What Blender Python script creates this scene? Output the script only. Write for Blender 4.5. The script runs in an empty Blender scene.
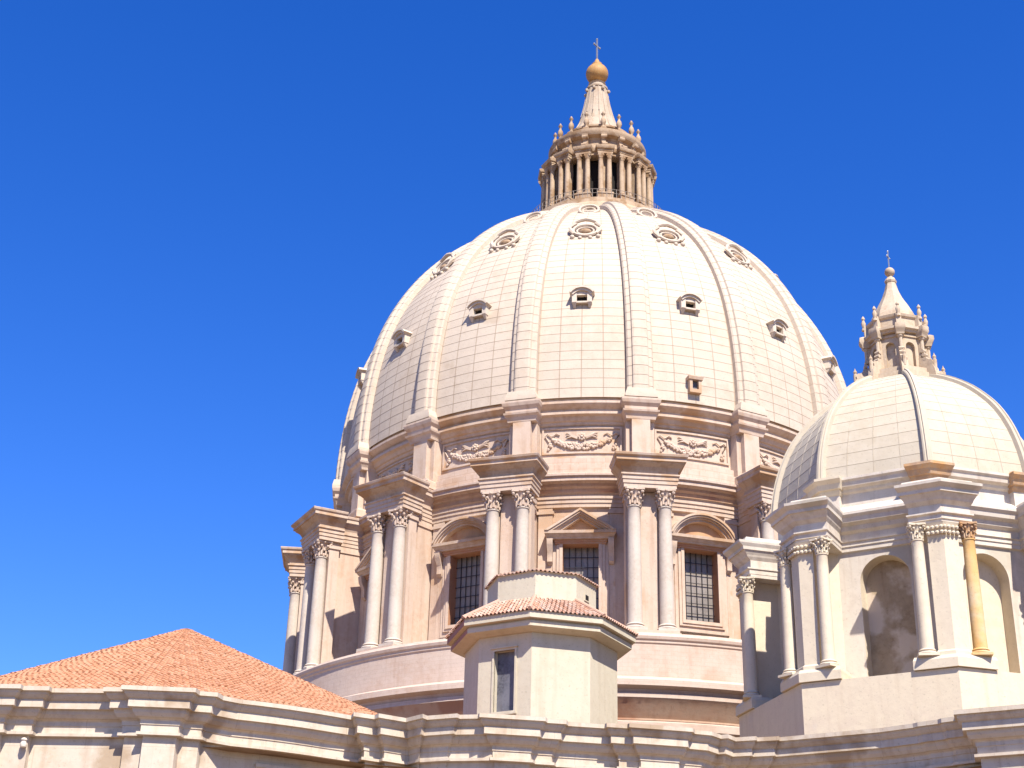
import bpy, math, random
from math import sin, cos, tan, pi, radians as R, sqrt, atan2, hypot
random.seed(7)
S = bpy.context.scene
# ------------------------------------------------------------------ camera
PITCH, YAW, ROLL, FPX, DIST = 25.19, 3.563, 1.438, 1517.3, 132.475
cd = bpy.data.cameras.new('camera'); cam = bpy.data.objects.new('camera', cd)
S.collection.objects.link(cam); S.camera = cam
cd.sensor_width = 36; cd.lens = 36*FPX/1024; cd.clip_start = .1; cd.clip_end = 20000
from mathutils import Vector, Matrix
_p, _y, _r = R(PITCH), R(YAW), R(ROLL)
fw = Vector((-sin(_y)*cos(_p), cos(_y)*cos(_p), sin(_p)))
rt = Vector((cos(_y), sin(_y), 0)); up = rt.cross(fw)
r2 = rt*cos(_r)+up*sin(_r); u2 = -rt*sin(_r)+up*cos(_r)
m = Matrix((r2, u2, -fw)).transposed().to_4x4(); m.translation = Vector((0, -DIST, 0))
cam.matrix_world = m
# ------------------------------------------------------------------ sky and sun
SUN_AZ, SUN_EL = 23.0, 51.5          # azimuth from -Y towards +X
W = bpy.data.worlds.new('World'); S.world = W; W.use_nodes = True
wn = W.node_tree; bg = wn.nodes['Background']
sky = wn.nodes.new('ShaderNodeTexSky'); sky.sky_type = 'NISHITA'; sky.sun_disc = False
sky.sun_elevation = R(SUN_EL); sky.sun_rotation = R(180-SUN_AZ)
sky.air_density = 1.0; sky.dust_density = 0.05; sky.ozone_density = 6.0; sky.altitude = 0
hs = wn.nodes.new('ShaderNodeHueSaturation'); hs.inputs['Saturation'].default_value = 1.29; hs.inputs['Hue'].default_value = .520
hs.inputs['Value'].default_value = 1.1
wn.links.new(sky.outputs[0], hs.inputs['Color'])
wn.links.new(hs.outputs[0], bg.inputs[0]); bg.inputs[1].default_value = 0.105
sl = bpy.data.lights.new('sun', 'SUN'); so = bpy.data.objects.new('sun', sl); S.collection.objects.link(so)
sl.energy = 5.0; sl.angle = R(.5); sl.color = (1, .93, .82)
sd = Vector((sin(R(SUN_AZ))*cos(R(SUN_EL)), -cos(R(SUN_AZ))*cos(R(SUN_EL)), sin(R(SUN_EL))))
so.rotation_euler = sd.to_track_quat('Z', 'Y').to_euler(); so.location = (60, -160, 150)
S.view_settings.view_transform = 'Standard'; S.view_settings.look = 'None'
S.view_settings.exposure = 0.97; S.view_settings.gamma = 1
S.cycles.max_bounces = 8; S.cycles.diffuse_bounces = 5

# ------------------------------------------------------------------ materials
ALB = .72          # common albedo level of the sunlit masonry
def mat(name, base, var=None, vscale=.35, stain=None, sscale=.25, sth=.55, rough=.85, bump=.25, bscale=3.0,
        brick=None, streak=0.25, tiles=False, metallic=0):
    m = bpy.data.materials.new(name); m.use_nodes = True; nt = m.node_tree; N = nt.nodes; L = nt.links
    b = N['Principled BSDF']; b.inputs['Roughness'].default_value = rough; b.inputs['Metallic'].default_value = metallic
    b.inputs['Specular IOR Level'].default_value = .25
    tc = N.new('ShaderNodeTexCoord')
    def noise(sc, det=5, vec=None, stretch=None):
        n = N.new('ShaderNodeTexNoise'); n.inputs['Scale'].default_value = sc; n.inputs['Detail'].default_value = det
        src = vec or tc.outputs['Object']
        if stretch:
            mp = N.new('ShaderNodeMapping'); mp.inputs['Scale'].default_value = stretch
            L.new(src, mp.inputs[0]); src = mp.outputs[0]
        L.new(src, n.inputs['Vector']); return n.outputs['Fac']
    def ramp(f, a, b_):
        r = N.new('ShaderNodeMapRange'); r.inputs['From Min'].default_value = a; r.inputs['From Max'].default_value = b_
        L.new(f, r.inputs['Value']); return r.outputs[0]
    def mix(f, c1, c2, mode='MIX'):
        x = N.new('ShaderNodeMix'); x.data_type = 'RGBA'; x.blend_type = mode
        if hasattr(f, 'links'): L.new(f, x.inputs[0])
        else: x.inputs[0].default_value = f
        for c, i in ((c1, 6), (c2, 7)):
            if hasattr(c, 'links'): L.new(c, x.inputs[i])
            else: x.inputs[i].default_value = (*c, 1)
        return x.outputs[2]
    sc_ = lambda t: tuple(c*ALB for c in t)
    var = sc_(var or tuple(c*.82 for c in base)); base = sc_(base)
    if stain: stain = sc_(stain)
    if tiles: tiles = [sc_(t) for t in tiles]
    col = mix(ramp(noise(vscale), .38, .62), base, var)
    col = mix(ramp(noise(vscale*7, 6), .35, .75), col, tuple(min(1, c*1.04) for c in base))
    if streak:
        st = ramp(noise(1.0, 6, stretch=(2.2, 2.2, .16)), .52, .8)
        mu = N.new('ShaderNodeMath'); mu.operation = 'MULTIPLY'; L.new(st, mu.inputs[0]); mu.inputs[1].default_value = streak
        col = mix(mu.outputs[0], col, tuple(c*f for c, f in zip(base, (.62, .5, .42))))
    gr_ = ramp(noise(9.0, 8), .60, .72); mu = N.new('ShaderNodeMath'); mu.operation = 'MULTIPLY'; L.new(gr_, mu.inputs[0]); mu.inputs[1].default_value = .38
    col = mix(mu.outputs[0], col, tuple(c*.45 for c in base))
    if stain:
        sf = ramp(noise(sscale, 7), sth, sth+.08)
        mu = N.new('ShaderNodeMath'); mu.operation = 'MULTIPLY'; L.new(sf, mu.inputs[0]); mu.inputs[1].default_value = .8
        col = mix(mu.outputs[0], col, stain)
    h = noise(bscale, 8)
    if brick:
        bw, bh, ms, amt, jc = brick
        bt = N.new('ShaderNodeTexBrick'); L.new(tc.outputs['UV'], bt.inputs['Vector'])
        bt.inputs['Scale'].default_value = 1; bt.inputs['Brick Width'].default_value = bw
        bt.inputs['Row Height'].default_value = bh; bt.inputs['Mortar Size'].default_value = ms
        bt.inputs['Color1'].default_value = (1, 1, 1, 1); bt.inputs['Color2'].default_value = (.9, .9, .9, 1)
        bt.inputs['Mortar'].default_value = (*jc, 1); bt.inputs['Mortar Smooth'].default_value = .3
        col = mix(amt, col, bt.outputs['Color'], 'MULTIPLY')
    if tiles:
        mp = N.new('ShaderNodeVectorMath'); mp.operation = 'FLOOR'; L.new(tc.outputs['UV'], mp.inputs[0])
        wnz = N.new('ShaderNodeTexWhiteNoise'); wnz.noise_dimensions = '2D'; L.new(mp.outputs[0], wnz.inputs['Vector'])
        cr = N.new('ShaderNodeValToRGB'); e = cr.color_ramp.elements
        e[0].position = 0; e[0].color = (*tiles[0], 1); e[1].position = 1; e[1].color = (*tiles[-1], 1)
        for i, t in enumerate(tiles[1:-1]):
            k = cr.color_ramp.elements.new((i+1)/(len(tiles)-1)); k.color = (*t, 1)
        L.new(wnz.outputs['Value'], cr.inputs[0])
        col = mix(ramp(noise(.5, 4), .3, .7), cr.outputs[0], mix(.5, cr.outputs[0], base))
    L.new(col, b.inputs['Base Color'])
    bp = N.new('ShaderNodeBump'); bp.inputs['Strength'].default_value = bump; bp.inputs['Distance'].default_value = .05
    L.new(h, bp.inputs['Height'])
    L.new(bp.outputs[0], b.inputs['Normal'])
    return m
STONE = mat('warm_stone', (.69, .54, .43), (.62, .45, .32), stain=(.58, .36, .20), sscale=.38, sth=.56, streak=.6)
SHAFT = mat('pale_column_stone', (.68, .59, .50), (.62, .52, .42), streak=.25, vscale=.6)
MASON = mat('drum_masonry', (.69, .54, .43), (.65, .47, .35), brick=(1.3, .42, .02, .5, (.60, .48, .40)), stain=(.58, .38, .24), sscale=.24, sth=.60, streak=.5)
PODM = mat('podium_masonry', (.70, .56, .46), (.66, .49, .38), brick=(.9, .3, .014, .3, (.65, .55, .48)), stain=(.56, .38, .27), sscale=.16, sth=.62, streak=.3)
REVEAL = mat('ochre_shade_reveal', (.55, .27, .15), (.6, .36, .22), streak=.3)  # ochre of reveals and lintels, with warm recess shade mixed in
LEAD = mat('pale_dome_panels', (.69, .58, .46), (.65, .53, .41), vscale=.2, streak=.12, brick=(1.0, 1.0, .016, .5, (.42, .33, .27)), stain=(.58, .46, .34), sscale=.3, sth=.62)
RIBM = mat('pale_rib_panels', (.68, .57, .45), (.64, .52, .40), vscale=.3, streak=.12, brick=(9.0, 1.0, .02, .45, (.40, .32, .27)))
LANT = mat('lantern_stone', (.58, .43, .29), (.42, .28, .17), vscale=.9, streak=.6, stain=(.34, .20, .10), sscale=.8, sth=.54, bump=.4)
OCHW = mat('ochre_stain_and_shade', (.60, .36, .20), (.62, .44, .30), vscale=.5, streak=.5, stain=(.46, .24, .13), sscale=.6, sth=.56)  # ochre stain, plus the warm shade of recesses put into the colour
REDW = mat('reddish_brown_shade', (.54, .35, .24), (.58, .43, .31), vscale=.25, streak=.5, stain=(.44, .23, .14), sscale=.3, sth=.55)  # brown paints in the shade beneath the podium overhang
SOFF = mat('weathered_shaded_cornice', (.64, .48, .34), (.56, .40, .26), vscale=.7, streak=.6, stain=(.48, .28, .14), sscale=.7, sth=.55)  # stains, plus warm underside shade painted into the cornice coves
DORM = mat('pale_dormer_stone', (.76, .66, .54), (.68, .56, .44), vscale=1.2, streak=.4)
LANT2 = mat('small_lantern_stone', (.66, .53, .39), (.56, .43, .30), vscale=.9, streak=.5, stain=(.48, .33, .2), sscale=.8, sth=.58)
MINP = mat('small_dome_panels', (.63, .55, .43), (.59, .50, .37), vscale=.25, streak=.1, brick=(1.0, 1.0, .014, .5, (.42, .36, .30)))
MINW = mat('white_plaster', (.76, .68, .58), (.68, .59, .49), vscale=.35, streak=.5, stain=(.56, .50, .40), sscale=.5, sth=.6)
MINC = mat('cream_plaster', (.78, .67, .51), (.73, .62, .46), vscale=.3, streak=.15)
PODC = mat('cream_podium_plaster', (.80, .68, .50), (.76, .63, .48), vscale=.3, streak=.3, stain=(.66, .58, .5), sscale=.3, sth=.6)
OCHRE = mat('flaking_ochre_paint', (.64, .36, .16), (.55, .42, .3), vscale=1.2, streak=.5, stain=(.45, .30, .2), sscale=1.1, sth=.52, bump=.6)
PEELC = mat('peeling_column_paint', (.78, .50, .20), (.76, .62, .44), vscale=.3, stain=(.76, .44, .14), sscale=.38, sth=.5, bump=.5, streak=.4)
NICHE = mat('stained_niche_plaster', (.50, .38, .25), (.36, .26, .16), vscale=.5, stain=(.80, .66, .52), sscale=.45, sth=.51, streak=.7, bump=.5)
CREAM = mat('turret_plaster', (.68, .61, .47), (.64, .56, .42), vscale=.3, streak=.35)
REDF = mat('red_brick_fascia', (.42, .20, .15), (.48, .26, .2), streak=.4)
PARA = mat('parapet_stone', (.72, .62, .50), (.66, .53, .39), vscale=.5, stain=(.46, .33, .21), sscale=.45, sth=.58, brick=(2.4, 1.15, .012, .35, (.5, .42, .36)), streak=.6)
TILE = mat('terracotta_tiles', (.58, .29, .16), tiles=[(.50, .22, .11), (.57, .28, .15), (.61, .32, .18), (.53, .25, .13), (.62, .36, .22)], rough=.8, streak=0)
TILEP = mat('pale_pink_tiles', (.62, .40, .32), tiles=[(.52, .26, .15), (.62, .40, .28), (.66, .50, .40), (.58, .30, .18)], rough=.8, streak=0)
BRASS = mat('ochre_ball', (.52, .27, .09), (.60, .36, .14), vscale=1.2, streak=.35, rough=.6)
TGLASS = mat('streaky_grey_glass', (.20, .20, .23), (.09, .09, .11), rough=.4, streak=.7, vscale=1.0, bump=.05)
PANE = mat('lit_dusty_glass', (.34, .30, .27), (.24, .21, .19), rough=.4, streak=.3, bump=.05)
RAIL = mat('pale_rail_metal', (.42, .36, .30), rough=.6, streak=0)
IRON = mat('dark_iron', (.05, .045, .045), rough=.5, streak=0, metallic=.3)
CROSS = mat('weathered_cross_metal', (.45, .46, .48), rough=.4, streak=0, metallic=.5)
GLASS = mat('dusty_window_pane', (.20, .19, .20), (.13, .13, .14), rough=.35, streak=.3, bump=.05)
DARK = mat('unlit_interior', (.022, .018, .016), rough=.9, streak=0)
GROUND = mat('ground_paving', (.25, .16, .095), (.20, .13, .08), vscale=.05, streak=0)
TERR = mat('roof_terrace_surface', (.34, .23, .14), (.28, .18, .11), vscale=.2, streak=0)

# ------------------------------------------------------------------ mesh builder (frame: t tangential, r outward = -Y, z up)
class MB:
    def __init__(s): s.v = []; s.f = []; s.uv = {}; s.mi = {}
    def add(s, vs, fs, uvs=None):
        o = len(s.v); s.v += vs
        for i, f in enumerate(fs):
            if uvs: s.uv[len(s.f)] = uvs[i]
            s.f.append(tuple(a+o for a in f))
    def box(s, t0, t1, r0, r1, z0, z1):
        s.loft([(z0, t0, t1, r0, r1), (z1, t0, t1, r0, r1)])
    def loft(s, lv):                     # levels (z, t0, t1, r0, r1)
        vs = []; fs = []
        for z, t0, t1, r0, r1 in lv: vs += [(t0, -r0, z), (t0, -r1, z), (t1, -r1, z), (t1, -r0, z)]
        n = len(lv)
        fs.append((3, 2, 1, 0)); k = 4*(n-1); fs.append((k, k+1, k+2, k+3))
        for i in range(n-1):
            for j in range(4):
                a, b = 4*i+j, 4*i+(j+1) % 4
                fs.append((a, b, b+4, a+4))
        s.add(vs, fs)
    def sym(s, lv, back):                # (z, halfwidth, front)
        s.loft([(z, -h, h, back, f) for z, h, f in lv])
    def prism(s, poly, r0, r1):          # poly of (t,z), extruded from r0 (back) to r1 (front)
        n = len(poly); vs = [(t, -r0, z) for t, z in poly]+[(t, -r1, z) for t, z in poly]
        s.add(vs, [tuple(range(n)), tuple(range(2*n-1, n-1, -1))]+[(i, i+n, (i+1) % n+n, (i+1) % n) for i in range(n)])
    def plan(s, poly, z0, z1, poly2=None):             # poly of (t,r) extruded vertically
        n = len(poly); q = poly2 or poly
        vs = [(t, -r, z0) for t, r in poly]+[(t, -r, z1) for t, r in q]
        s.add(vs, [tuple(range(n-1, -1, -1)), tuple(range(n, 2*n))]+[(i, (i+1) % n, (i+1) % n+n, i+n) for i in range(n)])
    def lathe(s, prof, seg, c=(0, 0), ph=0.0, us=None, vs_=None, cap=False, span=2*pi):
        full = abs(span-2*pi) < 1e-6
        n = seg if full else seg+1; vs = []; L = [0]
        for i in range(1, len(prof)): L.append(L[-1]+hypot(prof[i][0]-prof[i-1][0], prof[i][1]-prof[i-1][1]))
        for r, z in prof:
            for j in range(n):
                a = ph+span*j/seg; vs.append((c[0]+r*sin(a), c[1]-r*cos(a), z))
        fs = []; uv = []
        rm = max(p[0] for p in prof)
        for i in range(len(prof)-1):
            for j in range(seg):
                k = (j+1) % n
                fs.append((i*n+j, i*n+k, (i+1)*n+k, (i+1)*n+j))
                u0, u1 = (span*j/seg*rm, span*(j+1)/seg*rm)
                uv.append(((u0, L[i]), (u1, L[i]), (u1, L[i+1]), (u0, L[i+1])))
        if cap:
            fs.append(tuple(range(n-1, -1, -1))); uv.append([(0, 0)]*n)
            k = (len(prof)-1)*n; fs.append(tuple(range(k, k+n))); uv.append([(0, 0)]*n)
        s.add(vs, fs, uv)
    def ball(s, c, r, seg=10, sz=1.0, st=1.0, sr=1.0):
        vs = []; fs = []; m = max(4, seg//2)
        for i in range(m+1):
            p = pi*i/m
            for j in range(seg):
                a = 2*pi*j/seg; vs.append((c[0]+r*st*sin(p)*cos(a), -(c[1]+r*sr*sin(p)*sin(a)), c[2]+r*sz*cos(p)))
        for i in range(m):
            for j in range(seg):
                fs.append((i*seg+j, i*seg+(j+1) % seg, (i+1)*seg+(j+1) % seg, (i+1)*seg+j))
        s.add(vs, fs)
    def tube(s, pts, rad, seg=6):        # pts in (t,r,z)
        P = [Vector((t, -r, z)) for t, r, z in pts]; vs = []; fs = []
        for i, p in enumerate(P):
            d = (P[min(i+1, len(P)-1)]-P[max(i-1, 0)]).normalized()
            a = d.cross(Vector((0, 0, 1))) if abs(d.z) < .95 else d.cross(Vector((1, 0, 0)))
            a.normalize(); b = d.cross(a); q = rad[i] if isinstance(rad, (list, tuple)) else rad
            for j in range(seg):
                w = 2*pi*j/seg; x = p+(a*cos(w)+b*sin(w))*q; vs.append(tuple(x))
        for i in range(len(P)-1):
            for j in range(seg): fs.append((i*seg+j, i*seg+(j+1) % seg, (i+1)*seg+(j+1) % seg, (i+1)*seg+j))
        fs.append(tuple(range(seg-1, -1, -1))); k = (len(P)-1)*seg; fs.append(tuple(range(k, k+seg)))
        s.add(vs, fs)
    def build(s, name, mt, parent=None, smooth=None, loc=None, rz=0, hide=False):
        me = bpy.data.meshes.new(name); me.from_pydata(s.v, [], s.f); me.update()
        if True:
            ul = me.uv_layers.new(name='UVMap')
            for p in me.polygons:
                u = s.uv.get(p.index) or [(.5, .2)]*len(p.loop_indices)
                for li, q in zip(p.loop_indices, u): ul.data[li].uv = q
        import bmesh
        bm = bmesh.new(); bm.from_mesh(me); bmesh.ops.recalc_face_normals(bm, faces=bm.faces); bm.to_mesh(me); bm.free()
        for x in (mt if isinstance(mt, list) else [mt]): me.materials.append(x)
        for k, i in s.mi.items(): me.polygons[k].material_index = i
        if smooth:
            me.polygons.foreach_set('use_smooth', [True]*len(me.polygons)); me.set_sharp_from_angle(angle=R(smooth))
        o = bpy.data.objects.new(name, me); S.collection.objects.link(o)
        if parent: o.parent = parent
        if loc: o.location = loc
        o.rotation_euler.z = rz
        return o
def thing(name, label, cat, loc=(0, 0, 0), rz=0, group=None):
    o = bpy.data.objects.new(name, None); S.collection.objects.link(o)
    o.location = loc; o.rotation_euler.z = rz; o.empty_display_size = .5
    o['label'] = label; o['category'] = cat
    if group: o['group'] = group
    return o
def link_copy(o, parent, rz=None, loc=None):
    c = o.copy(); S.collection.objects.link(c); c.parent = parent
    if rz is not None: c.rotation_euler.z = rz
    if loc is not None: c.location = loc
    for g in [x for x in o.children]:
        d = g.copy(); S.collection.objects.link(d); d.parent = c
    return c
def struct(o): o['kind'] = 'structure'; return o
def arc(cx, cz, r, a0, a1, n):
    return [(cx+r*cos(R(a0+(a1-a0)*i/n)), cz+r*sin(R(a0+(a1-a0)*i/n))) for i in range(n+1)]
GZ = -1.7
# ------------------------------------------------------------------ ground
g = MB(); g.add([(-6000, -6000, GZ), (6000, -6000, GZ), (6000, 6000, GZ), (-6000, 6000, GZ)], [(0, 1, 2, 3)])
struct(g.build('ground', GROUND))

# ================================================================== GREAT DOME
PHI = -14.376
def AZ(k): return R(PHI+22.5*k)
def BAY(k): return R(PHI+22.5*(k+.5))
GD = thing('great_dome', 'huge pale ribbed dome on a columned drum with a tall lantern, the largest dome', 'dome', (0, 0, GZ))
def GB(mb, name, mt, parent=None, smooth=None, rz=0):
    p = parent or GD
    o = mb.build(name, mt, p, smooth)
    if p is GD: o.location = (0, 0, -GZ)
    o.rotation_euler.z = rz
    return o
# --- podium
b = MB()
b.lathe([(28.9, GZ), (28.9, 22.6), (29.4, 22.8), (29.4, 23.3), (29.0, 23.45), (29.0, 23.6), (29.25, 24.0), (29.45, 24.5), (29.75, 24.9), (29.75, 25.2),
         (29.6, 25.22), (29.75, 25.45), (30.15, 25.65), (30.15, 26.05), (29.4, 26.3), (28.7, 26.6), (28.72, 26.85), (28.72, 28.9), (28.8, 29.0), (28.8, 29.15), (28.9, 29.25),
         (28.95, 29.45), (28.85, 29.6), (28.55, 29.68), (28.5, 29.8), (22, 29.82)], 192)
GB(b, 'podium', PODM, smooth=25)
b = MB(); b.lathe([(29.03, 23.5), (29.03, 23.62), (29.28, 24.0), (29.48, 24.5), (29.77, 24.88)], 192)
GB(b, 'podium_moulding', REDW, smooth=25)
# --- drum wall with window openings
def drum_wall():
    b = MB(); r = 23.2; zt = 41.0; z0 = 29.8; hw = 1.5; zo0, zo1 = 32.3, 38.05
    nb = 10
    for k in range(-8, 8):
        a0 = AZ(k); ac = BAY(k); da = math.asin(hw/r)
        aa = [a0+(ac-da-a0)*i/nb for i in range(nb+1)]+[ac-da+2*da*i/4 for i in range(1, 5)]+[ac+da+(AZ(k+1)-ac-da)*i/nb for i in range(1, nb+1)]
        for i in range(len(aa)-1):
            mid = (aa[i]+aa[i+1])/2; op = abs(mid-ac) < da
            segs = [(z0, zo0), (zo1, zt)] if op else [(z0, zt)]
            for za, zb in segs:
                vs = [(r*sin(a), -r*cos(a), z) for a, z in ((aa[i], za), (aa[i+1], za), (aa[i+1], zb), (aa[i], zb))]
                b.add(vs, [(0, 1, 2, 3)], [((aa[i]*r, za), (aa[i+1]*r, za), (aa[i+1]*r, zb), (aa[i]*r, zb))])
    # inner lining so that the openings have depth behind them
    b.lathe([(20.2, z0), (20.2, zt)], 96)
    return b
b = drum_wall()
# entablature ring on the wall
b.lathe([(23.2, 40.95), (23.45, 41.0), (23.45, 41.3), (23.52, 41.32), (23.52, 41.62), (23.6, 41.64), (23.6, 41.95), (23.75, 42.05),
         (23.45, 42.1), (23.45, 42.45), (23.7, 42.6), (23.75, 42.8), (24.1, 42.95), (24.1, 43.2), (24.25, 43.32), (24.25, 43.5), (23.5, 43.85), (23.25, 43.9), (23.25, 44.6), (23.0, 44.7), (23.0, 45.25), (22.6, 45.4)], 192)
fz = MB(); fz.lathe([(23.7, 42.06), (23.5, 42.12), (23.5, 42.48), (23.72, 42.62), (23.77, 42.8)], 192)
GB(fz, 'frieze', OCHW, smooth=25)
# narrow responds beside the buttresses
for k in range(-6, 7):
    for s in (-1, 1):
        a = AZ(k)+s*math.asin(1.85/23.2)
        for t0, t1, dr in ((-.55, .55, .22),):
            pts = []
            for (t, rr) in ((t0, 23.0), (t0, 23.2+dr), (t1, 23.2+dr), (t1, 23.0)):
                pts.append((t, rr))
            vs = []
            for z in (29.8, 40.94):
                for t, rr in pts: vs.append((t*cos(a)+rr*sin(a), t*sin(a)-rr*cos(a), z))
            b.add(vs, [(0, 1, 5, 4), (1, 2, 6, 5), (2, 3, 7, 6), (4, 5, 6, 7)])
            for zc, e in ((40.6, .1), (30.2, .1)):
                vs = []
                for z in (zc-.12, zc+.12):
                    for t, rr in ((t0-e, 23.0), (t0-e, 23.2+dr+e), (t1+e, 23.2+dr+e), (t1+e, 23.0)): vs.append((t*cos(a)+rr*sin(a), t*sin(a)-rr*cos(a), z))
                b.add(vs, [(0, 1, 5, 4), (1, 2, 6, 5), (2, 3, 7, 6), (4, 5, 6, 7), (3, 2, 1, 0)])
GB(b, 'drum_wall', MASON, smooth=25)
# --- attic wall
b = MB()
b.lathe([(22.6, 45.4), (22.6, 48.1), (22.75, 48.2), (22.8, 48.4), (22.95, 48.45), (23.1, 48.75), (23.4, 48.85), (23.4, 49.05), (23.2, 49.1), (23.2, 49.3), (23.55, 49.5), (23.7, 49.65), (23.7, 49.85),
         (23.35, 50.0), (23.35, 50.35), (23.1, 50.4), (23.1, 50.9)], 192)
GB(b, 'attic_wall', STONE, smooth=25)
# --- dome surface
RIBP = [(24.3, 50.2), (24.25, 52.5), (24.0, 55.5), (23.5, 58.7), (22.7, 61.8), (21.4, 65.0), (19.6, 68.1), (17.4, 70.9), (14.9, 73.3), (12.2, 75.35), (9.6, 77.0), (7.6, 78.1)]
def catmull(P, n):
    out = []
    for i in range(len(P)-1):
        p0 = P[max(i-1, 0)]; p1 = P[i]; p2 = P[i+1]; p3 = P[min(i+2, len(P)-1)]
        for j in range(n):
            t = j/n
            out.append(tuple(.5*((2*p1[d])+(-p0[d]+p2[d])*t+(2*p0[d]-5*p1[d]+4*p2[d]-p3[d])*t*t+(-p0[d]+3*p1[d]-3*p2[d]+p3[d])*t**3) for d in (0, 1)))
    out.append(P[-1]); return out
class Curve:
    def __init__(s, P):
        s.p = catmull(P, 12); s.L = [0]
        for i in range(1, len(s.p)): s.L.append(s.L[-1]+hypot(s.p[i][0]-s.p[i-1][0], s.p[i][1]-s.p[i-1][1]))
        s.len = s.L[-1]
    def at(s, d):
        d = max(0, min(s.len, d)); i = 0
        while i < len(s.L)-2 and s.L[i+1] < d: i += 1
        t = (d-s.L[i])/(s.L[i+1]-s.L[i]); a, b = s.p[i], s.p[i+1]
        dr, dz = b[0]-a[0], b[1]-a[1]; l = hypot(dr, dz)
        return (a[0]+dr*t, a[1]+dz*t, dz/l, -dr/l)      # point, outward normal (nr,nz)
RC = Curve(RIBP)
PC = Curve([(lambda q: (q[0]-q[2]*.75, q[1]-q[3]*.75))(RC.at(RC.len*i/14)) for i in range(15)])
NROW = 40
def dome_profile(curve, nrow, lap=.012):
    pr = []; ds = curve.len/nrow
    for i in range(nrow):
        r, z, nr, nz = curve.at(i*ds); pr.append((r+nr*lap, z+nz*lap, i))
        r, z, nr, nz = curve.at((i+1)*ds); pr.append((r, z, i+1))
    return pr
b = MB(); pr = dome_profile(PC, NROW); SEG = 16*16
vs = []
for (r, z, i) in pr:
    for j in range(SEG):
        a = AZ(0)+2*pi*j/SEG; vs.append((r*sin(a), -r*cos(a), z))
fs = []; uv = []
for i in range(len(pr)-1):
    for j in range(SEG):
        k = (j+1) % SEG; fs.append((i*SEG+j, i*SEG+k, (i+1)*SEG+k, (i+1)*SEG+j))
        # four panel columns between ribs: uv u counts panels, v counts courses
        def U(q):
            w = q/16.0                      # 0..1 in a bay
            return (w-.12)/.19 if .0 <= w <= 1 else w
        u0 = U(j % 16)+10*(j//16); u1 = U(j % 16+1)+10*(j//16)
        v0, v1 = pr[i][2], pr[i+1][2]
        if v0 == v1: v0 = v1 = v0+.01
        else: v0 += .0; 
        uv.append(((u0, 2*v0/2), (u1, 2*v0/2), (u1, v1), (u0, v1)))
b.add(vs, fs, uv)
LEAD_ = LEAD
bt = [n for n in LEAD.node_tree.nodes if n.type == 'TEX_BRICK'][0]; bt.offset = 0; bt.inputs['Mortar Size'].default_value = .032
GB(b, 'dome_shell', LEAD, smooth=12)
# --- ribs
def rib_mesh():
    b = MB(); n = NROW; ds = RC.len/n; rows = []
    for i in range(n):
        for q, lap in ((0, .02), (1, 0)):
            d = (i+q)*ds; r, z, nr, nz = RC.at(d); f = d/RC.len
            w = 1.06-.08*f; h = .8
            # section offsets (t, depth below the rib face)
            sec = [(-w, -h-.4), (-w, -.42), (-w*.9, -.3), (-w*.64, -.22), (-w*.58, -.05), (-w*.45, 0), (0, .04), (w*.45, 0), (w*.58, -.05), (w*.64, -.22), (w*.9, -.3), (w, -.42), (w, -h-.4)]
            rows.append([(t, -(r+nr*(e+lap)), z+nz*(e+lap)) for t, e in sec]+[i+q])
    m = len(rows[0])-1; vs = []; fs = []; uv = []
    for rw in rows: vs += rw[:m]
    for i in range(len(rows)-1):
        v0, v1 = rows[i][m], rows[i+1][m]
        for j in range(m-1):
            fs.append((i*m+j, i*m+j+1, (i+1)*m+j+1, (i+1)*m+j)); uv.append(((j*.1, v0), (j*.1+.1, v0), (j*.1+.1, v1), (j*.1, v1)))
    # end cap curling down at the crown
    k = (len(rows)-1)*m; fs.append(tuple(range(k, k+m))); uv.append([(0, 0)]*m)
    b.add(vs, fs, uv)
    # foot block
    b.sym([(49.92, 1.3, 24.52), (50.12, 1.3, 24.52), (50.7, 1.1, 24.4), (50.72, 1.0, 24.2)], 22.9)
    return b
rib0 = GB(rib_mesh(), 'rib', RIBM, smooth=14, rz=AZ(0))
for k in [x for x in range(-7, 8) if x]: link_copy(rib0, GD, AZ(k))
# --- capital and column generators
def column_mb(cx, cr, z0, z1, rad, seg=20, base=True):
    b = MB(); H = z1-z0; P = []
    if base:
        b.box(cx-rad*1.45, cx+rad*1.45, cr-rad*1.45, cr+rad*1.45, z0, z0+rad*.35)
        P += [(rad*1.4, z0+rad*.35), (rad*1.45, z0+rad*.5), (rad*1.35, z0+rad*.66), (rad*1.12, z0+rad*.72), (rad*1.12, z0+rad*.82), (rad*1.25, z0+rad*.92), (rad*1.18, z0+rad*1.05), (rad*1.02, z0+rad*1.15)]
    else: P += [(rad, z0)]
    for i in range(1, 9):
        f = i/8; P.append((rad*(1-.14*f*f), z0+rad*1.2+(H-rad*1.5)*f))
    t = rad*.86
    P += [(t*1.02, z1-rad*.26), (t*1.14, z1-rad*.22), (t*1.14, z1-rad*.08), (t, z1-rad*.02), (t, z1)]
    b.lathe([(r, z) for r, z in P], seg, (cx, -cr)); return b
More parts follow.
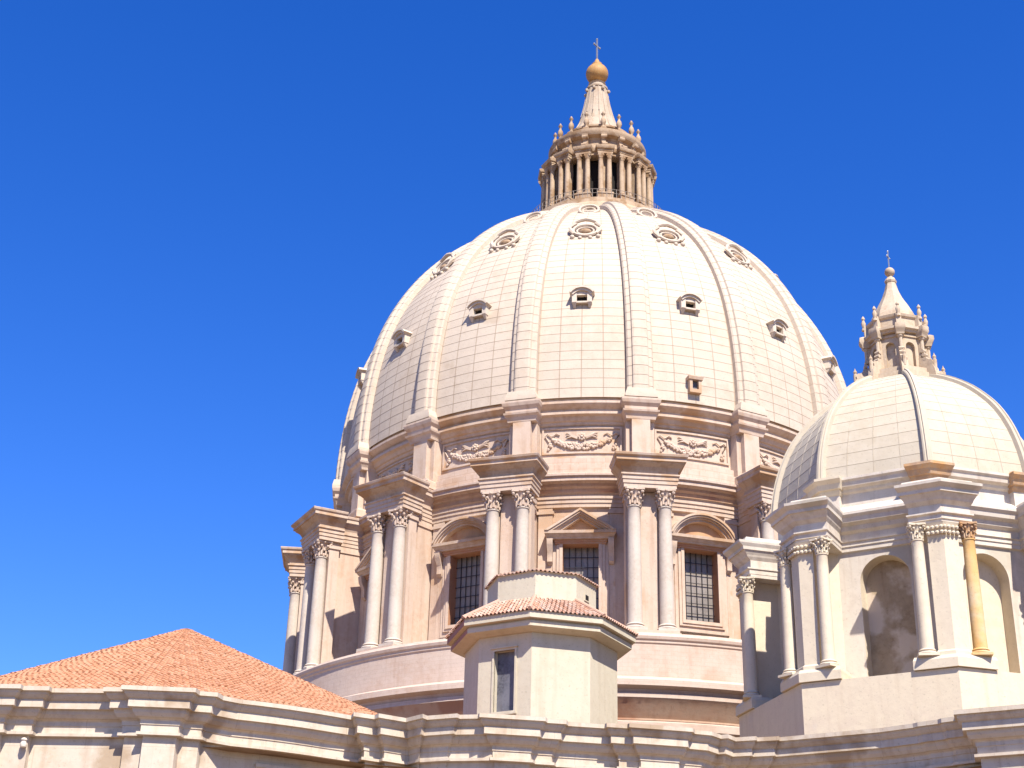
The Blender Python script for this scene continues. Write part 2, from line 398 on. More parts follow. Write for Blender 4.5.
def capital_mb(cx, cr, z0, z1, rad):
    b = MB(); H = z1-z0; t = rad*.86
    b.lathe([(t*.95, z0), (t*.95, z0+H*.4), (t*1.1, z0+H*.7), (t*1.35, z0+H*.86), (t*1.3, z0+H*.88)], 16, (cx, -cr))
    for ring, (zz, hh, n, ph, out) in enumerate(((z0, .42, 8, 0, 1.32), (z0+H*.08, .62, 8, pi/8, 1.5))):
        for i in range(n):
            a = ph+2*pi*i/n; sa, ca = sin(a), cos(a)
            P = [(1.0, 0), (1.06, .4), (1.18, .75), (out, .96), (out+.1, .88)]
            pts = [(cx+t*q*sa, cr+t*q*ca, zz+H*hh*w) for q, w in P]
            b.tube(pts, [t*.26, t*.24, t*.2, t*.19, t*.12], 5)
            b.ball((cx+t*(out+.04)*sa, cr+t*(out+.04)*ca, zz+H*hh*.9), t*.25, 7)
    for i in range(4):
        a = pi/4+pi/2*i
        b.ball((cx+t*1.75*sin(a), cr+t*1.75*cos(a), z0+H*.78), t*.33, 8)
        b.tube([(cx+t*1.1*sin(a), cr+t*1.1*cos(a), z0+H*.45), (cx+t*1.7*sin(a), cr+t*1.7*cos(a), z0+H*.84)], t*.14, 5)
        a2 = pi/2*i; b.ball((cx+t*1.42*sin(a2), cr+t*1.42*cos(a2), z0+H*.9), t*.24, 7)
    w = t*1.62; k = t*1.3
    pl = [(-w, -w*.86), (-w*.86, -w), (0, -k), (w*.86, -w), (w, -w*.86), (k, 0), (w, w*.86), (w*.86, w), (0, k), (-w*.86, w), (-w, w*.86), (-k, 0)]
    b.plan([(cx+x, cr+y) for x, y in pl], z0+H*.87, z1)
    return b
# --- buttress
TC, RCOL, CR = 1.16, 27.0, .53
b = MB()
b.box(-1.15, 1.15, 22.9, 25.7, 29.7, 42.0)
b.box(-1.72, 1.72, 25.7, 26.55, 29.7, 42.0)
b.box(-.62, .62, 26.55, 26.7, 29.75, 41.0)
b.sym([(29.72, 2.0, 27.95), (30.0, 2.0, 27.95), (30.02, 1.92, 27.8), (30.2, 1.92, 27.8)], 25.55)
b.sym([(29.72, 1.4, 25.6), (30.2, 1.4, 25.6)], 22.9)
for zc, h in ((30.4, .18), (40.6, .14)):
    b.sym([(zc-h, 1.82, 26.62), (zc+h, 1.82, 26.62)], 25.62); b.sym([(zc-h, 1.24, 25.65), (zc+h, 1.24, 25.65)], 22.9)
BUT = GB(b, 'buttress', MASON, rz=AZ(1))
bx = MB()
ENT = [(41.05, 0, 0), (41.35, 0, 0), (41.36, .06, .06), (41.66, .06, .06), (41.67, .12, .12), (41.95, .12, .12), (42.0, .22, .22), (42.12, .22, .22),
        (42.13, .07, .07), (42.35, .1, .1), (42.6, .24, .24), (42.85, .52, .55), (42.95, .57, .6), (42.96, .64, .74), (43.2, .64, .74), (43.3, .74, .9), (43.46, .78, .95), (43.5, .74, .9)]
bx.sym([(z, 1.98+h, 27.6+f) for z, h, f in ENT]+[(43.75, 1.7, 27.0)], 25.5)
bx.loft([(z-.003, -1.2-h*.8, 1.2+h*.8, 22.9, 25.49-f*.0) for z, h, f in ENT])
GB(bx, 'entablature', STONE, BUT)
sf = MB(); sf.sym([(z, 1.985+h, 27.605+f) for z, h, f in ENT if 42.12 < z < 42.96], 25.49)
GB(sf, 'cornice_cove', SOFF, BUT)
for s in (-1, 1):
    GB(column_mb(s*TC, RCOL, 30.2, 39.75, CR), 'column', SHAFT, BUT, smooth=35)
    GB(capital_mb(s*TC, RCOL, 39.75, 41.05, CR), 'capital', STONE, BUT, smooth=40)
for k in (-5, -4, -3, -2, -1, 0, 2, 3, 4, 5): link_copy(BUT, GD, AZ(k))
# --- attic piers
b = MB()
b.sym([(44.3, .72, 24.0), (48.2, .72, 24.0)], 22.4)
b.sym([(44.2, 1.12, 23.5), (48.25, 1.12, 23.5)], 22.4)
b.sym([(43.9, 1.25, 24.25), (44.5, 1.25, 24.25), (44.6, 1.15, 24.1), (44.8, .8, 24.05)], 22.4)
b.sym([(48.2, 1.16, 24.02), (48.4, 1.2, 24.06), (48.6, 1.3, 24.15), (48.75, 1.42, 24.32), (48.9, 1.46, 24.36), (48.92, 1.3, 24.2), (49.2, 1.32, 24.22), (49.45, 1.5, 24.42), (49.7, 1.56, 24.5), (49.86, 1.56, 24.5), (49.95, 1.4, 24.3)], 22.4)
ap0 = GB(b, 'attic_pier', STONE, rz=AZ(0))
for k in [x for x in range(-5, 6) if x]: link_copy(ap0, GD, AZ(k))
# --- garland panels
random.seed(3)
b = MB(); rr = 22.62
def onr(t, e): return sqrt(max(0, (rr+e)**2-t*t))
# raised frame of the panel
def curved_bar(t0, t1, z0, z1, e, n=14):
    vs = []; fs = []
    for i in range(n+1):
        t = t0+(t1-t0)*i/n
        for ee, z in ((-.05, z0), (e, z0), (e, z1), (-.05, z1)): vs.append((t, -onr(t, ee), z))
    for i in range(n):
        for j in range(4): fs.append((i*4+j, i*4+(j+1) % 4, (i+1)*4+(j+1) % 4, (i+1)*4+j))
    fs.append((3, 2, 1, 0)); fs.append((n*4, n*4+1, n*4+2, n*4+3)); b.add(vs, fs)
curved_bar(-3.15, 3.15, 47.85, 48.0, .1); curved_bar(-3.15, 3.15, 45.75, 45.9, .1)
curved_bar(-3.15, -3.0, 45.9, 47.85, .1, 2); curved_bar(3.0, 3.15, 45.9, 47.85, .1, 2)
for i in range(46):                      # swag of fruit and leaves
    f = i/45; t = -2.25+4.5*f; z = 46.95-.62*(1-(2*f-1)**2); th = .10+.16*sin(pi*f)
    for q in range(4):
        b.ball((t+random.uniform(-.08, .08), onr(t, .06), z+random.uniform(-th, th)), random.uniform(.09, .15), 6)
for s in (-1, 1):
    for j in range(9): b.ball((s*2.55+random.uniform(-.14, .14), onr(2.55, .05), 46.3+random.uniform(-.2, .35)), random.uniform(.09, .14), 6)
    b.tube([(s*2.25, onr(2.25, .08), 46.95), (s*2.35, onr(2.35, .1), 47.25), (s*2.0, onr(2.0, .08), 47.5), (s*1.75, onr(1.75, .06), 47.35)], .06, 5)
    b.tube([(s*2.35, onr(2.35, .1), 47.25), (s*2.7, onr(2.7, .08), 47.5), (s*2.9, onr(2.9, .06), 47.3), (s*2.6, onr(2.6, .06), 46.8)], .06, 5)
    for q in (0, 1, 2): b.tube([(s*.35, onr(.3, .06), 47.0+.06*q), (s*(.8+.1*q), onr(.9, .1), 47.2+.12*q), (s*(1.25), onr(1.2, .05), 47.05+.25*q)], [.05, .1, .03], 5)
for j in range(8):
    a = 2*pi*j/8; b.ball((.22*cos(a), onr(0, .08), 47.15+.22*sin(a)), .12, 6)
b.ball((0, onr(0, .14), 47.15), .14, 7)
gar = GB(b, 'garland_relief', STONE, smooth=60, rz=BAY(0))
for k in (-5, -4, -3, -2, -1, 1, 2, 3, 4): link_copy(gar, GD, BAY(k))
# --- windows
WR = 23.2
def window(seg):
    fr = MB()
    for (h, z0, z1, d) in ((2.1, 31.45, 38.35, .18), (1.82, 31.95, 38.3, .3), (1.6, 32.15, 38.2, .38)):
        hi = 1.36
        fr.box(-h, -hi, WR-.6, WR+d, z0, z1); fr.box(hi, h, WR-.6, WR+d, z0, z1)
        fr.box(-hi, hi, WR-.6, WR+d, z0, 32.4); 
        fr.sym([(31.3, 2.05, WR+.3), (31.5, 2.1, WR+.36), (31.52, 2.0, WR+.26)], WR-.5)
    pass
    F = GB(fr, 'window', MASON, rz=0)
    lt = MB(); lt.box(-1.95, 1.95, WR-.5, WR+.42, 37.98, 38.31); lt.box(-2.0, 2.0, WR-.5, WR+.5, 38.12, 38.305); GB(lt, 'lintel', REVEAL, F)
    rv = MB()                                # ochre painted reveal, its colour also deepened for warm shade
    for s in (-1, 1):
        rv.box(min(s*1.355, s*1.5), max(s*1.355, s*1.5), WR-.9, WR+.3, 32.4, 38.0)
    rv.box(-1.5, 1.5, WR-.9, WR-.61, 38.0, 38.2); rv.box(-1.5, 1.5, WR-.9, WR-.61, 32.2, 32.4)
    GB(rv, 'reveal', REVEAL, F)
    pn = MB(); pn.box(-1.45, 1.45, WR-.78, WR-.7, 32.3, 38.1); GB(pn, 'pane', PANE, F)
    gr = MB()
    for i in range(1, 6): gr.box(-1.36+2.72*i/6-.02, -1.36+2.72*i/6+.02, WR-.64, WR-.58, 32.3, 38.1)
    for i in range(1, 7): gr.box(-1.36, 1.36, WR-.58, WR-.53, 32.4+5.6*i/7-.02, 32.4+5.6*i/7+.02)
    GB(gr, 'grille', IRON, F)
    pd = MB(); h = 2.5; ro = WR+1.05
    # strips and consoles
    for s in (-1, 1):
        c = s*2.32
        pd.loft([(36.4, c-.16, c+.16, WR-.3, WR+.22), (36.6, c-.2, c+.2, WR-.3, WR+.42), (36.9, c-.2, c+.2, WR-.3, WR+.4), (37.3, c-.2, c+.2, WR-.3, WR+.45), (37.8, c-.22, c+.22, WR-.3, WR+.75), (38.2, c-.22, c+.22, WR-.3, WR+.82), (38.3, c-.25, c+.25, WR-.3, WR+.82)])
        pd.box(c-.28, c+.28, WR-.3, WR+.1, 30.3, 38.3)
    # horizontal cornice
    pd.loft([(38.3, -h, h, WR-.4, WR+.7), (38.42, -h-.05, h+.05, WR-.4, WR+.75), (38.44, -h-.08, h+.08, WR-.4, WR+.8), (38.62, -h-.16, h+.16, WR-.4, WR+.95), (38.64, -h-.2, h+.2, WR-.4, ro), (38.86, -h-.22, h+.22, WR-.4, ro+.03)])
    if seg:
        H = 1.85; L = h+.22; Rr = (L*L+H*H)/(2*H); cz = 38.86+H-Rr; A = math.degrees(math.asin(L/Rr))
        for d0, d1, e in ((0, .16, .1), (.16, .3, 0), (.3, .42, -.14), (.42, .6, -.3)):
            po = arc(0, cz, Rr-d0, 90+A*.985, 90-A*.985, 20)+arc(0, cz, Rr-d1, 90-A*.97, 90+A*.97, 20)
            po = [(t, max(z, 38.863)) for t, z in po]
            pd.prism(po, WR-.4, ro+e)
        po = arc(0, cz, Rr-.55, 90-A*.8, 90+A*.8, 16); po = [(t, max(z, 38.865)) for t, z in po]
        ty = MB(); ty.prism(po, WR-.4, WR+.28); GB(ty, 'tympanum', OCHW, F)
    else:
        H = 1.75; L = h+.22
        for d0, d1, e in ((0, .16, .1), (.16, .3, 0), (.3, .42, -.14), (.42, .6, -.3)):
            f = L/H
            po = [(-L+d0*1.75, 38.863), (0, 38.863+H-d0), (L-d0*1.75, 38.863), (L-d1*1.9, 38.863), (0, 38.863+H-d1*1.1), (-L+d1*1.9, 38.863)]
            pd.prism(po, WR-.4, ro+e)
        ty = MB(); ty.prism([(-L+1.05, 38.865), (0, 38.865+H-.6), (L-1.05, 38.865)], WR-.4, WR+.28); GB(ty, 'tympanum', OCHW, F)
    GB(pd, 'pediment', STONE, F, smooth=28)
    return F
wt = window(False); ws = window(True)
for k in range(-5, 5):
    src = ws if k % 2 else wt
    if src.get('used'): link_copy(src, GD, BAY(k))
    else: src.rotation_euler.z = BAY(k); src['used'] = 1
for o in (wt, ws): del o['used']
for o in list(GD.children):
    if 'used' in o: del o['used']
# --- dormers
ZD1, ZD2, ZD3 = 59.4, 68.2, 73.4
def surf(z):
    best = min(range(0, 801), key=lambda i: abs(PC.at(PC.len*i/800)[1]-z)); return PC.at(PC.len*best/800)
def dormer(z, sc):
    r, zz, nr, nz = surf(z); b = MB(); f = r+.6*sc; k = r-1.6*sc
    b.box(-.95*sc, -.5*sc, k, f, z-.55*sc, z+.55*sc); b.box(.5*sc, .95*sc, k, f, z-.55*sc, z+.55*sc)
    b.box(-.5*sc, .5*sc, k, f, z-.55*sc, z-.38*sc)
    for s in (-1, 1): b.loft([(z-.95*sc, s*.72*sc-.1*sc, s*.72*sc+.1*sc, k, f-.3*sc), (z-.5*sc, s*.72*sc-.2*sc, s*.72*sc+.2*sc, k, f+.06*sc)])
    Rr = 1.45*sc; cz = z+.55*sc-.85*sc
    for (d0, d1, e) in ((0, .18, .3), (.18, .42, .12)):
        po = arc(0, cz, Rr-d0*sc, 145, 35, 14)+arc(0, cz, Rr-d1*sc, 35, 145, 14); b.prism(po, k, f+e*sc)
    po = [(-.95*sc, z+.3*sc), (.95*sc, z+.3*sc)]+arc(0, cz, Rr-.4*sc, 40, 140, 10); b.prism(po, k, f-.08*sc)
    return b, (r, f, k)
def dormer_obj(z, sc, name='dormer'):
    b, (r, f, k) = dormer(z, sc); o = GB(b, name, DORM, smooth=30)
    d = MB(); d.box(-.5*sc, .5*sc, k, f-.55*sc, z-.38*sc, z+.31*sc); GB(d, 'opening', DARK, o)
    return o
D1 = dormer_obj(ZD1, .86); D1.rotation_euler.z = BAY(0)
for k in (-5, -4, -3, -2, -1, 1, 2, 3, 4): link_copy(D1, GD, BAY(k))
def cartouche(z, sc, ring_only=False):
    b = MB(); r, zz, nr, nz = surf(z); up_ = (-nz, nr+(.9 if ring_only else .3)); ul_ = hypot(*up_); up_ = (up_[0]/ul_, up_[1]/ul_)      # direction going up the slope, tipped forward
    def P(t, u, e): return (t*sc, r+up_[0]*u*sc+nr*e*sc, zz+up_[1]*u*sc+nz*e*sc)
    rings = ((.62, .74, .16, .11), (.40, .50, .1, .06)) if ring_only else ((.96, .76, .2, .13), (.66, .5, .14, .08))
    for (a_, b_, e, rad) in rings:
        pts = [P(a_*cos(2*pi*i/24)*(1.15 if ring_only else 1), b_*sin(2*pi*i/24)*(.8 if ring_only else 1), e) for i in range(25)]
        b.tube(pts, rad*sc, 6)
    if not ring_only:
        for s in (-1, 1):
            b.tube([P(s*.9, -.5, .2), P(s*1.15, -.1, .25), P(s*1.2, .4, .25), P(s*.8, .8, .3), P(s*.9, 1.1, .2)], [.12*sc, .18*sc, .14*sc, .16*sc, .08*sc], 6)
            b.ball(P(s*1.0, -.85, .15), .2*sc, 7); b.ball(P(s*.4, -1.0, .15), .17*sc, 7)
        b.tube([P(-1.05, .7, .25), P(-.8, .95, .35), P(-.4, 1.12, .42), P(0, 1.18, .46), P(.4, 1.12, .42), P(.8, .95, .35), P(1.05, .7, .25)], [.08*sc, .13*sc, .16*sc, .17*sc, .16*sc, .13*sc, .08*sc], 7)
    return b
C1 = GB(cartouche(ZD2, 1.12), 'oculus', RIBM, smooth=50, rz=BAY(0))
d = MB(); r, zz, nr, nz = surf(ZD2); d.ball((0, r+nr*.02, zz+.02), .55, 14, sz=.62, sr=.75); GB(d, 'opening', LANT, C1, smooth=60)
for k in (-5, -4, -3, -2, -1, 1, 2, 3, 4): link_copy(C1, GD, BAY(k))
C2 = GB(cartouche(ZD3, 1.25, True), 'oval_ring', RIBM, smooth=50, rz=BAY(0))
for k in (-4, -3, -2, -1, 1, 2, 3): link_copy(C2, GD, BAY(k))
# the single small hatch low on the dome
b = MB(); z = 51.6; r = surf(z)[0]
b.box(-.5, -.26, r-1, r+.45, z-.6, z+.5); b.box(.26, .5, r-1, r+.45, z-.6, z+.5); b.box(-.26, .26, r-1, r+.45, z-.6, z-.3); b.loft([(z+.5, -.6, .6, r-1, r+.55), (z+.75, -.66, .66, r-1, r+.62), (z+.95, -.4, .4, r-1, r+.3)])
hb = GB(b, 'hatch', STONE, rz=R(19.0)); d = MB(); d.box(-.26, .26, r-1, r+.12, z-.3, z+.5); GB(d, 'opening', GLASS, hb)
# --- lantern
LZ = 80.4
b = MB()
b.lathe([(7.9, 77.3), (7.5, 78.3), (7.3, 78.5), (7.3, 79.0), (7.0, 79.1), (6.3, 79.1), (6.3, 79.6), (6.1, 79.7), (5.0, 79.75), (4.6, LZ)], 96)
b.lathe([(5.0, 85.15), (5.25, 85.2), (5.25, 85.5), (5.4, 85.55), (5.5, 85.8), (5.5, 85.95), (4.9, 86.1), (4.55, 86.2), (4.35, 86.3), (4.3, 87.6), (4.4, 87.8), (4.85, 87.95), (5.0, 88.2), (5.05, 88.4), (5.05, 88.6), (4.2, 88.75), (3.7, 88.8), (3.6, 89.6), (3.75, 89.75), (3.75, 89.95), (3.2, 90.1), (2.7, 90.2)], 96)
b.lathe([(5.0, 85.15), (3.2, 85.1)], 64)
LN = GB(b, 'lantern', LANT, smooth=25)
ic = MB(); ic.lathe([(4.3, 79.75), (4.3, 85.14)], 48); GB(ic, 'inner_shade', DARK, LN, smooth=60)  # black cylinder paints the darkness inside the lantern openings
pm = MB()
pm.box(-.42, .42, 4.55, 5.1, 79.7, 85.2)
pm.sym([(79.75, .82, 5.95), (79.85, .82, 5.95), (79.9, .76, 5.85), (80.3, .76, 5.85), (80.35, .82, 5.92), (80.45, .82, 5.92)], 4.4)
pm.sym([(85.1, .76, 5.75), (85.35, .76, 5.75), (85.36, .8, 5.8), (85.55, .8, 5.8), (85.6, .9, 5.95), (85.8, .95, 6.05), (85.92, .95, 6.05), (86.0, .7, 5.6)], 4.4)
pm.loft([(86.0, -.22, .22, 4.2, 5.5), (86.5, -.22, .22, 4.2, 5.3), (86.9, -.2, .2, 4.2, 4.85), (87.3, -.22, .22, 4.2, 4.75), (87.75, -.26, .26, 4.2, 5.0), (88.0, -.3, .3, 4.2, 5.05)])
pm.tube([(-.26, 5.25, 86.45), (.26, 5.25, 86.45)], .26, 10); pm.tube([(-.3, 4.85, 87.7), (.3, 4.85, 87.7)], .22, 10)
pm.sym([(88.6, .34, 4.75), (88.85, .34, 4.75), (88.9, .28, 4.65), (89.1, .28, 4.65)], 4.0)
PI_ = GB(pm, 'lantern_pier', LANT, LN, smooth=30, rz=AZ(0))
cm = column_mb(.42, 5.48, 80.45, 84.65, .27, 12); cm2 = column_mb(-.42, 5.48, 80.45, 84.65, .27, 12)
for s, c_ in ((1, cm), (-1, cm2)):
    c_.loft([(84.65, s*.42-.2, s*.42+.2, 5.28, 5.68), (84.95, s*.42-.26, s*.42+.26, 5.22, 5.74), (85.1, s*.42-.3, s*.42+.3, 5.18, 5.78)])
    for q in (-1, 1): c_.ball((s*.42+q*.24, 5.68, 84.9), .12, 7)
LC1 = GB(cm, 'lantern_column', LANT, LN, smooth=35, rz=AZ(0)); LC2 = GB(cm2, 'lantern_column', LANT, LN, smooth=35, rz=AZ(0))
cn = MB()
cn.lathe([(.0, 88.9), (.28, 88.95), (.28, 89.1), (.16, 89.2), (.13, 89.35), (.24, 89.55), (.3, 89.8), (.24, 90.1), (.12, 90.3), (.1, 90.55), (.2, 90.65), (.22, 90.75), (.1, 90.85), (.12, 90.95), (0, 91.1)], 10, (0, -4.38))
LD = GB(cn, 'candelabrum', LANT, LN, smooth=50, rz=AZ(0))
for k in range(-8, 8):
    if k:
        for o in (PI_, LC1, LC2, LD): link_copy(o, LN, AZ(k))
sp = MB(); P = []
prof = [(3.15, 90.1), (2.6, 90.85), (2.05, 92.0), (1.7, 93.2), (1.4, 94.5), (1.18, 95.8), (1.04, 96.7)]
sp.lathe(prof+[(1.14, 96.75), (1.14, 96.95), (.85, 97.05), (.78, 97.4), (.92, 97.55), (.6, 97.75)], 32)
for k in range(16):
    a = AZ(k); sp.tube([((r-.03)*sin(a), (r-.03)*cos(a), z) for r, z in prof], [.13*(.4+.6*r/2.7) for r, z in prof], 6)
    if k % 2 == 0:
        sp.ball(((1.25)*sin(a), 1.25*cos(a), 96.4), .2, 6)
GB(sp, 'spire', mat('pale_spire_stone', (.56, .45, .34), (.46, .35, .24), vscale=.8, streak=.5), LN, smooth=40)
bl = MB(); bl.lathe([(.0, 97.7)]+[(1.2*sin(pi*i/16), 98.9-1.2*cos(pi*i/16)) for i in range(1, 15)]+[(.55, 100.0), (.55, 100.2), (.3, 100.35), (.22, 100.7), (.1, 100.9), (0, 100.95)], 28)
GB(bl, 'ball', BRASS, LN, smooth=50)
cr_ = MB(); cr_.box(-.07, .07, -.07, .07, 100.8, 103.5); cr_.box(-.5, .5, -.06, .06, 102.55, 102.7)
for x, z in ((0, 103.5), (-.5, 102.62), (.5, 102.62)): cr_.ball((x, 0, z), .13, 8)
GB(cr_, 'cross', CROSS, LN, smooth=40, rz=R(55))
rl = MB()
for i in range(96):
    a = 2*pi*i/96; x, y = 7.15*sin(a), 7.15*cos(a); rl.tube([(x, y, 79.0), (x, y, 80.0)], .028, 4)
for z in (79.55, 80.0): rl.tube([(7.15*sin(2*pi*i/96), 7.15*cos(2*pi*i/96), z) for i in range(97)], .03, 4)
GB(rl, 'railing', RAIL, LN)

# ================================================================== SMALL DOME (octagonal)
MX, MY, MPH = 18.97, -45.0, -3.96
SD = thing('small_dome', 'smaller cream eight-sided dome at the right, on a drum with round arched niches', 'dome', (MX, MY, GZ))
def SB(mb, name, mt, parent=None, smooth=None, rz=0):
    p = parent or SD; o = mb.build(name, mt, p, smooth)
    if p is SD: o.location = (0, 0, -GZ)
    o.rotation_euler.z = rz; return o
def C8(k): return R(MPH+45*k)
def F8(k): return R(MPH+45*(k+.5))
CO = cos(R(22.5)); SI = sin(R(22.5))
b = MB(); b.lathe([(10.84, GZ), (10.84, 20.25), (7.0, 20.27)], 8, ph=C8(0)); SB(b, 'podium', PODC)
# drum walls: each face with an arched niche hole; built in face frame
def face_wall(ap, hw=1.42, zs=26.3):
    b = MB(); L = ap*tan(R(22.5)); z0 = 20.2; z1 = 28.2; n = 16
    ar = [(hw*cos(pi-pi*i/n), zs+hw*sin(pi-pi*i/n)) for i in range(n+1)]
    outer = [(-L, z0), (-L, zs)]+[(-L+2*L*i/n, z1) for i in range(n+1)]+[(L, zs), (L, z0)]
    inner = [(-hw, z0), (-hw, zs)]+ar+[(hw, zs), (hw, z0)]
    m_ = len(outer); vs = [(t, -ap, z) for t, z in outer]+[(t, -ap, z) for t, z in inner]
    uvs = []; fs = []
    for i in range(m_-1):
        f = (i, i+1, m_+i+1, m_+i); fs.append(f); uvs.append([(vs[q][0], vs[q][2]) for q in f])
    b.add(vs, fs, uvs)
    # raised archivolt edge
    for i in range(len(inner)-1):
        (t0, za), (t1, zb) = inner[i], inner[i+1]
    po = [(-hw-.0, z0)]+ar+[(hw, z0)]
    return b
def niche(ap, hw=1.42, zs=26.3):
    b = MB(); z0 = 20.2; n = 16; dep = .9
    prof = [(-hw, z0), (-hw, zs)]+[(hw*cos(pi-pi*i/n), zs+hw*sin(pi-pi*i/n)) for i in range(1, n)]+[(hw, zs), (hw, z0)]
    vs = [(t, -ap, z) for t, z in prof]+[(t*.97, -ap+dep, zs+(z-zs)*.97 if z > zs else z) for t, z in prof]; m_ = len(prof)
    b.add(vs, [(i, i+1, m_+i+1, m_+i) for i in range(m_-1)])
    bk = MB(); bk.add([(t*.97, -ap+dep, zs+(z-zs)*.97 if z > zs else z) for t, z in prof], [tuple(range(m_))])
    return b, bk
WA = 7.05
for k in range(-3, 3):
    q_ = (.8, 21.9) if k == -2 else (1.42, 26.3)
    fw_ = SB(face_wall(WA, *q_), 'drum_wall', MINW, rz=F8(k))
    nb, bk = niche(WA, *q_); SB(nb, 'niche', MINC, fw_, smooth=40); SB(bk, 'niche_back', NICHE if k == -1 else MINC, fw_)
b = MB()
def oc_(prof): return [(r/CO, z) for r, z in prof]
b.lathe(oc_([(7.05, 28.1), (7.2, 28.15), (7.2, 28.4), (7.26, 28.42), (7.26, 28.62), (7.35, 28.68), (7.2, 28.72), (7.2, 29.15), (7.4, 29.3), (7.45, 29.55), (7.7, 29.7), (7.75, 29.95), (7.9, 30.1), (7.9, 30.25),
                 (7.1, 30.85), (7.0, 30.9), (7.0, 31.6), (7.15, 31.7), (7.2, 31.85), (7.45, 31.95), (7.5, 32.2), (7.62, 32.3), (7.62, 32.45), (7.3, 32.55)]), 8, ph=C8(0))
SB(b, 'cornice', MINW)
# corner piece helper: L-shaped plan wrapped round an octagon corner
def wrap(Ro, L, Rb=6.5):
    """plan (t,r): outer corner radius Ro on the corner axis, arm length L along each face"""
    d = (CO, SI)                       # along right face from the corner: t += CO, r -= SI
    out = [(-L*CO, Ro-L*SI), (0, Ro), (L*CO, Ro-L*SI)]
    # perpendicular returns back to the wall (direction: inward face normal)
    dep = (Ro-Rb)
    nR = (-SI, -CO)                    # inward normal of right face
    nL = (SI, -CO)
    return [(-L*CO+nL[0]*dep, Ro-L*SI+nL[1]*dep)]+out+[(L*CO+nR[0]*dep, Ro-L*SI+nR[1]*dep)]
def wrap_stack(b, lv, Rb=6.5):
    vs = []; fs = []; m_ = 5
    for z, Ro, L in lv: vs += [(t, -r, z) for t, r in wrap(Ro, L, Rb)]
    n = len(lv)
    for i in range(n-1):
        for k in range(m_):
            q = (k+1) % m_; fs.append((i*m_+k, i*m_+q, (i+1)*m_+q, (i+1)*m_+k))
    fs += [tuple(range(m_-1, -1, -1)), tuple(range((n-1)*m_, n*m_))]
    b.add(vs, fs)
pierm = {}
def corner_pier(k):
    b = MB()
    b.plan(wrap(10.5, .86, 7.0), 20.9, 28.16)
    wrap_stack(b, [(20.28, 11.02, 2.3), (20.75, 11.02, 2.3), (20.95, 10.9, 2.2)])
    wrap_stack(b, [(20.95, 10.62, .95), (21.2, 10.62, .95), (21.3, 10.5, .88)])
    P = SB(b, 'corner_pier', MINC, rz=C8(k))
    c = MB()                              # pier capital with small leaf knobs
    wrap_stack(c, [(27.38, 10.52, .88), (27.9, 10.6, .95), (28.15, 10.72, 1.02)], 9.6)
    for s in (-1, 1):
        for row in range(2):
            for q in range(4):
                L = .1+.24*q; c.ball((s*L*CO, 10.6-L*SI+.06, 27.58+.3*row), .115, 7)
    SB(c, 'capital', MINC, P, smooth=40)
    for s in (-1, 1):
        t, r = s*1.33, 10.08-.0
        cm = column_mb(t, r, 20.95, 27.3, .36, 18)
        SB(cm, 'column', PEELC if (k, s) == (0, 1) else MINC, P, smooth=35)
        SB(capital_mb(t, r, 27.3, 28.15, .34), 'capital', OCHRE if (k, s) == (0, 1) else MINC, P, smooth=40)
    e = MB()
    wrap_stack(e, [(28.15, 10.52, 1.75), (28.35, 10.52, 1.75), (28.36, 10.6, 1.8), (28.6, 10.6, 1.8), (28.66, 10.75, 1.92), (28.74, 10.75, 1.92), (28.75, 10.5, 1.75), (29.2, 10.5, 1.75),
                   (29.4, 10.75, 1.95), (29.5, 10.8, 2.0), (29.75, 11.0, 2.2), (29.76, 11.1, 2.28), (29.95, 11.12, 2.3), (30.15, 11.4, 2.5), (30.3, 11.42, 2.52), (30.34, 10.9, 2.1), (30.6, 10.8, 2.0)])
    SB(e, 'entablature', MINW, P)
    a = MB()
    wrap_stack(a, [(30.6, 8.05, .95), (31.5, 8.05, .95)])
    SB(a, 'attic_pier', MINW, P)
    a = MB()
    wrap_stack(a, [(31.5, 8.1, 1.0), (31.65, 8.2, 1.1), (31.8, 8.25, 1.12), (31.81, 8.4, 1.25), (32.1, 8.5, 1.35), (32.3, 8.75, 1.5), (32.45, 8.75, 1.5), (32.6, 8.3, 1.2)])
    SB(a, 'rib_block', OCHRE if k in (0, 1) else MINC, P)
    return P
for k in (-3, -2, -1, 0, 1, 2): corner_pier(k)
# dome surface
MP = [(8.15, 32.4), (8.02, 33.5), (7.72, 34.8), (7.25, 36.1), (6.6, 37.3), (5.8, 38.3), (4.9, 39.2), (3.9, 39.95), (2.8, 40.6), (1.9, 40.95)]
MC = Curve(MP); nr_ = 14; b = MB(); pr = dome_profile(MC, nr_, .01)
vs = []; fs = []; uv = []; sub = 4
pts = []
for (r, z, i) in pr:
    row = []
    for q in range(8):
        a0, a1 = C8(q), C8(q+1)
        for j in range(sub):
            f = j/sub; row.append((r*(sin(a0)*(1-f)+sin(a1)*f), -r*(cos(a0)*(1-f)+cos(a1)*f), z))
    pts += row
n8 = 8*sub
for i in range(len(pr)-1):
    for j in range(n8):
        k = (j+1) % n8; fs.append((i*n8+j, i*n8+k, (i+1)*n8+k, (i+1)*n8+j))
        u = j; v0, v1 = pr[i][2], pr[i+1][2]
        if v0 == v1: v0 = v1 = v0+.01
        uv.append(((u, v0), (u+1, v0), (u+1, v1), (u, v1)))
b.add(pts, fs, uv)
bt = [n for n in MINP.node_tree.nodes if n.type == 'TEX_BRICK'][0]; bt.offset = 0; bt.inputs['Mortar Size'].default_value = .02
for q in range(8):
    a0, a1 = C8(q), C8(q+1)
    for j in range(1, sub):
        f = j/sub; P = []
        for i in range(25):
            r, z, nr, nz = MC.at(MC.len*i/24); P.append((r*(sin(a0)*(1-f)+sin(a1)*f), r*(cos(a0)*(1-f)+cos(a1)*f), z))
        b.tube(P, .02, 4)
